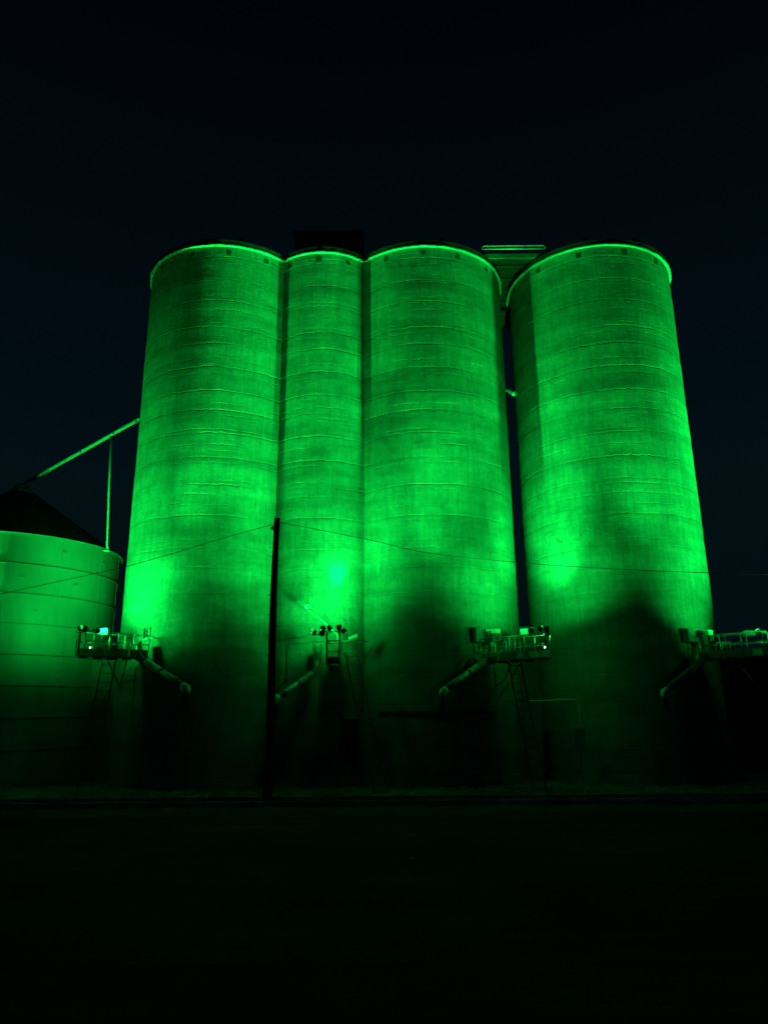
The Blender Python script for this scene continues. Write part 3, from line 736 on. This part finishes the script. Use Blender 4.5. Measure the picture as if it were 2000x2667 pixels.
# little pilot lamps
for (px, py, Y, lb) in ((235, 1687, 29.9, 'tiny pale pilot lamp low on the platform by the round bin'), (1419, 1686, 29.7, 'tiny pale pilot lamp hanging under the rail end below the sky gap')):
    w = MB(); w.lathe([(.001, .04), (.03, .03), (.04, 0), (.025, -.04), (.001, -.05)], 12, P(px, py, Y), Matrix.Rotation(R(20), 3, 'Y'))
    tag(w.build('pilot_lamp', M['status']), lb, 'lamp')

# ------------------------------------------------------------------ doors, canopy, bent pipe at the silo feet
def facadebox(i, px0, py0, px1, py1, dep, off):
    """plate that follows the silo face"""
    w = MB(); n = 6; vs = []
    for k in range(n + 1):
        px = lerp(px0, px1, k / n)
        a_ = atr(px, py1, SILO[i][0], SILO[i][1], SRAD[i]); b2 = atr(px, py0, SILO[i][0], SILO[i][1], SRAD[i])
        c = Vector((SILO[i][0], SILO[i][1], 0)); nr = Vector((a_.x - c.x, a_.y - c.y, 0)).normalized()
        for z in (a_.z, b2.z):
            for o in (off, off + dep):
                vs.append(Vector((a_.x, a_.y, z)) + nr * o)
    fs = []
    for k in range(n):
        q = k * 4; r_ = q + 4
        fs += [(q + 1, r_ + 1, r_ + 3, q + 3), (q, q + 2, r_ + 2, r_), (q + 2, q + 3, r_ + 3, r_ + 2), (q, r_, r_ + 1, q + 1)]
    fs += [(0, 1, 3, 2), (n * 4, n * 4 + 2, n * 4 + 3, n * 4 + 1)]
    w.add(vs, fs); return w
def door(i, box, label):
    t = thing('doorway', tuple(atr((box[0] + box[2]) / 2, box[3], SILO[i][0], SILO[i][1], SRAD[i])), label, 'door')
    facadebox(i, *box, .03, .02).build('door_leaf', M['dark'], t)
    facadebox(i, box[0] - 4, box[1] - 5, box[2] + 4, box[1], .08, .01).build('lintel', M['steel'], t)
    return t
door(1, (892, 1874, 930, 1990), 'tall black doorway low on the narrow middle silo right of its ladder')
door(0, (702, 1908, 733, 2025), 'black doorway at the foot of the leftmost silo beside the utility pole')
door(3, (1392, 1905, 1440, 2022), 'wide black doorway at the foot of the rightmost silo')
cn = facadebox(2, 985, 1853, 1290, 1860, .12, .01); tag(cn.build('wall_ledge', M['darksteel']), 'long thin dark ledge low on the wide silo right of the narrow one', 'ledge')
bp = thing('bent_pipe', tuple(at(1400, 1830, 30.6)), 'thin pipe bent into an upside down U low on the rightmost silo', 'pipe')
w = MB(); Yb = 30.9
w.tube(spl([tuple(at(*p)) for p in ((1326, 1850, Yb), (1320, 1845, Yb), (1319, 1832, Yb), (1327, 1826, Yb), (1400, 1826, Yb), (1492, 1822, Yb), (1502, 1826, Yb), (1508, 1840, Yb), (1512, 1895, Yb))], 6), .03, 8); w.build('pipe', M['paint'], bp)  # bright paint puts the missing ambient light into the pipe's colour
w = MB(); p = at(1496, 1960, Yb); q = at(1520, 1898, Yb); w.box(((p.x + q.x) / 2, Yb, (p.z + q.z) / 2), (q.x - p.x, .2, q.z - p.z), None, .01); w.build('case', M['steel'], bp)
pq = (p.x + q.x) / 2; w = MB(); w.beam((pq, Yb, .3), (pq, Yb, p.z), .06, .06, (0, 1, 0)); w.build('leg', M['steel'], bp)

# dark wood on the horizon
tw = MB(); rt = random.Random(9)
for i in range(4200):
    x = rt.uniform(-260, 260); y = rt.uniform(150, 190)
    top = 15.0 + 1.0 * math.sin(x * .05) + 1.0 * math.sin(x * .17 + 1) + 1.0 * math.sin(x * .51)
    z = rt.uniform(0, 1) ** .6 * top; r_ = rt.uniform(.6, 1.5)
    for q in range(3):
        d1 = Vector((rt.uniform(-1, 1), rt.uniform(-1, 1), rt.uniform(-1, 1))).normalized() * r_; d2 = d1.orthogonal().normalized() * r_ * .7
        c = Vector((x, y, z)) + Vector((rt.uniform(-1, 1), rt.uniform(-1, 1), rt.uniform(-.6, .6)))
        tw.add([c - d1, c + d2, c + d1, c - d2], [(0, 1, 2, 3)])
tw.add([(-300, 192, 0), (300, 192, 0), (300, 192, 16.2), (-300, 192, 16.2)], [(0, 1, 2, 3)])
tag(tw.build('distant_wood', grainy('night_foliage', (.03, .04, .02), .9)), kind='stuff')
pipething([at(1925, 1735, 31.2), at(1995, 1812, 31.2)], 'dark brace slanting down right under the platform at the right edge', .05, 'brace', 'brace', 'darksteel')

# weathered lettering on the silo faces
def stroke(i, pts, wd, name, label=None):
    q = [atr(x, y, SILO[i][0], SILO[i][1], SRAD[i] + .014) for x, y in pts]; c = Vector((SILO[i][0], SILO[i][1], 0)); w = MB(); vs = []
    for k in range(len(q)):
        d = (q[min(k + 1, len(q) - 1)] - q[max(k - 1, 0)]).normalized(); nr = Vector((q[k].x - c.x, q[k].y - c.y, 0)).normalized(); sd = d.cross(nr).normalized() * wd / 2
        vs += [q[k] - sd, q[k] + sd]
    w.add(vs, [(2 * k, 2 * k + 1, 2 * k + 3, 2 * k + 2) for k in range(len(q) - 1)])
    o = w.build(name, M['faded'], silos[i]); 
    if label: o['label'] = label
def arc(cx, cy, rx, ry, a0, a1, n=14): return [(cx + rx * math.cos(R(a0 + (a1 - a0) * k / n)), cy - ry * math.sin(R(a0 + (a1 - a0) * k / n))) for k in range(n + 1)]
for pts in (arc(1431, 1402, 12, 15, 40, 300), arc(1461, 1396, 14, 16, 30, 330), arc(1497, 1388, 20, 19, 60, 310), [(1508, 1398), (1524, 1394)], arc(1537, 1373, 9, 8, 0, 340),
            [(1530, 1388), (1548, 1387)], [(1562, 1366), (1592, 1364), (1596, 1378)], [(1568, 1389), (1588, 1390)], [(1606, 1366), (1606, 1384)], [(1615, 1384), (1630, 1384)]):
    stroke(3, pts, .09, 'faded_letter')
for pts in (arc(777, 1626, 14, 21, 200, -30), [(766, 1643), (800, 1646)], arc(836, 1632, 24, 22, 190, -10), arc(881, 1626, 20, 20, 170, -20), [(912, 1606), (916, 1636)], [(938, 1594), (938, 1634)], [(912, 1606), (932, 1634)]):
    stroke(1, pts, .10, 'faded_letter')

# litter and pale stones on the yard
def onground(px, py):
    d = ax * ((px - 1000) / F_PX) + ay * ((1333.5 - py) / F_PX) + fw; return CAM + d * (-CAM.z / d.z)
spots = [(833, 2152, 'farther left pale pebble lying on the dark yard'), (1042, 2150, 'farther right pale pebble lying on the dark yard'), (683, 2283, 'pale pebble lying left of the middle of the yard'),
         (110, 2476, 'pale pebble lying alone at the lower left of the yard'), (1378, 2608, 'pale pebble lying nearest at the lower right of the yard'), (1072, 2241, 'flat pale scrap lying in the middle of the yard')]
for j, (px, py, lb) in enumerate(spots):
    p = onground(px, py); sc = .018 * p.y / 12 * (1.0 if j < 5 else 1.6); w = MB()
    pr = [(math.sin(math.pi * q / 6), -math.cos(math.pi * q / 6)) for q in range(7)]
    w.lathe([(max(a_, .001) * sc * (1.6 if j == 5 else 1), (b2 + .9) * sc * .7) for a_, b2 in pr], 9, p, smooth=True)
    w.v = [(x + .3 * sc * math.sin(40 * y + j), y, z) for x, y, z in w.v]
    tag(w.build('pebble' if j < 5 else 'paper_scrap', M['stone']), lb, 'pebble' if j < 5 else 'litter', 'pale pebbles on the yard' if j < 5 else None)
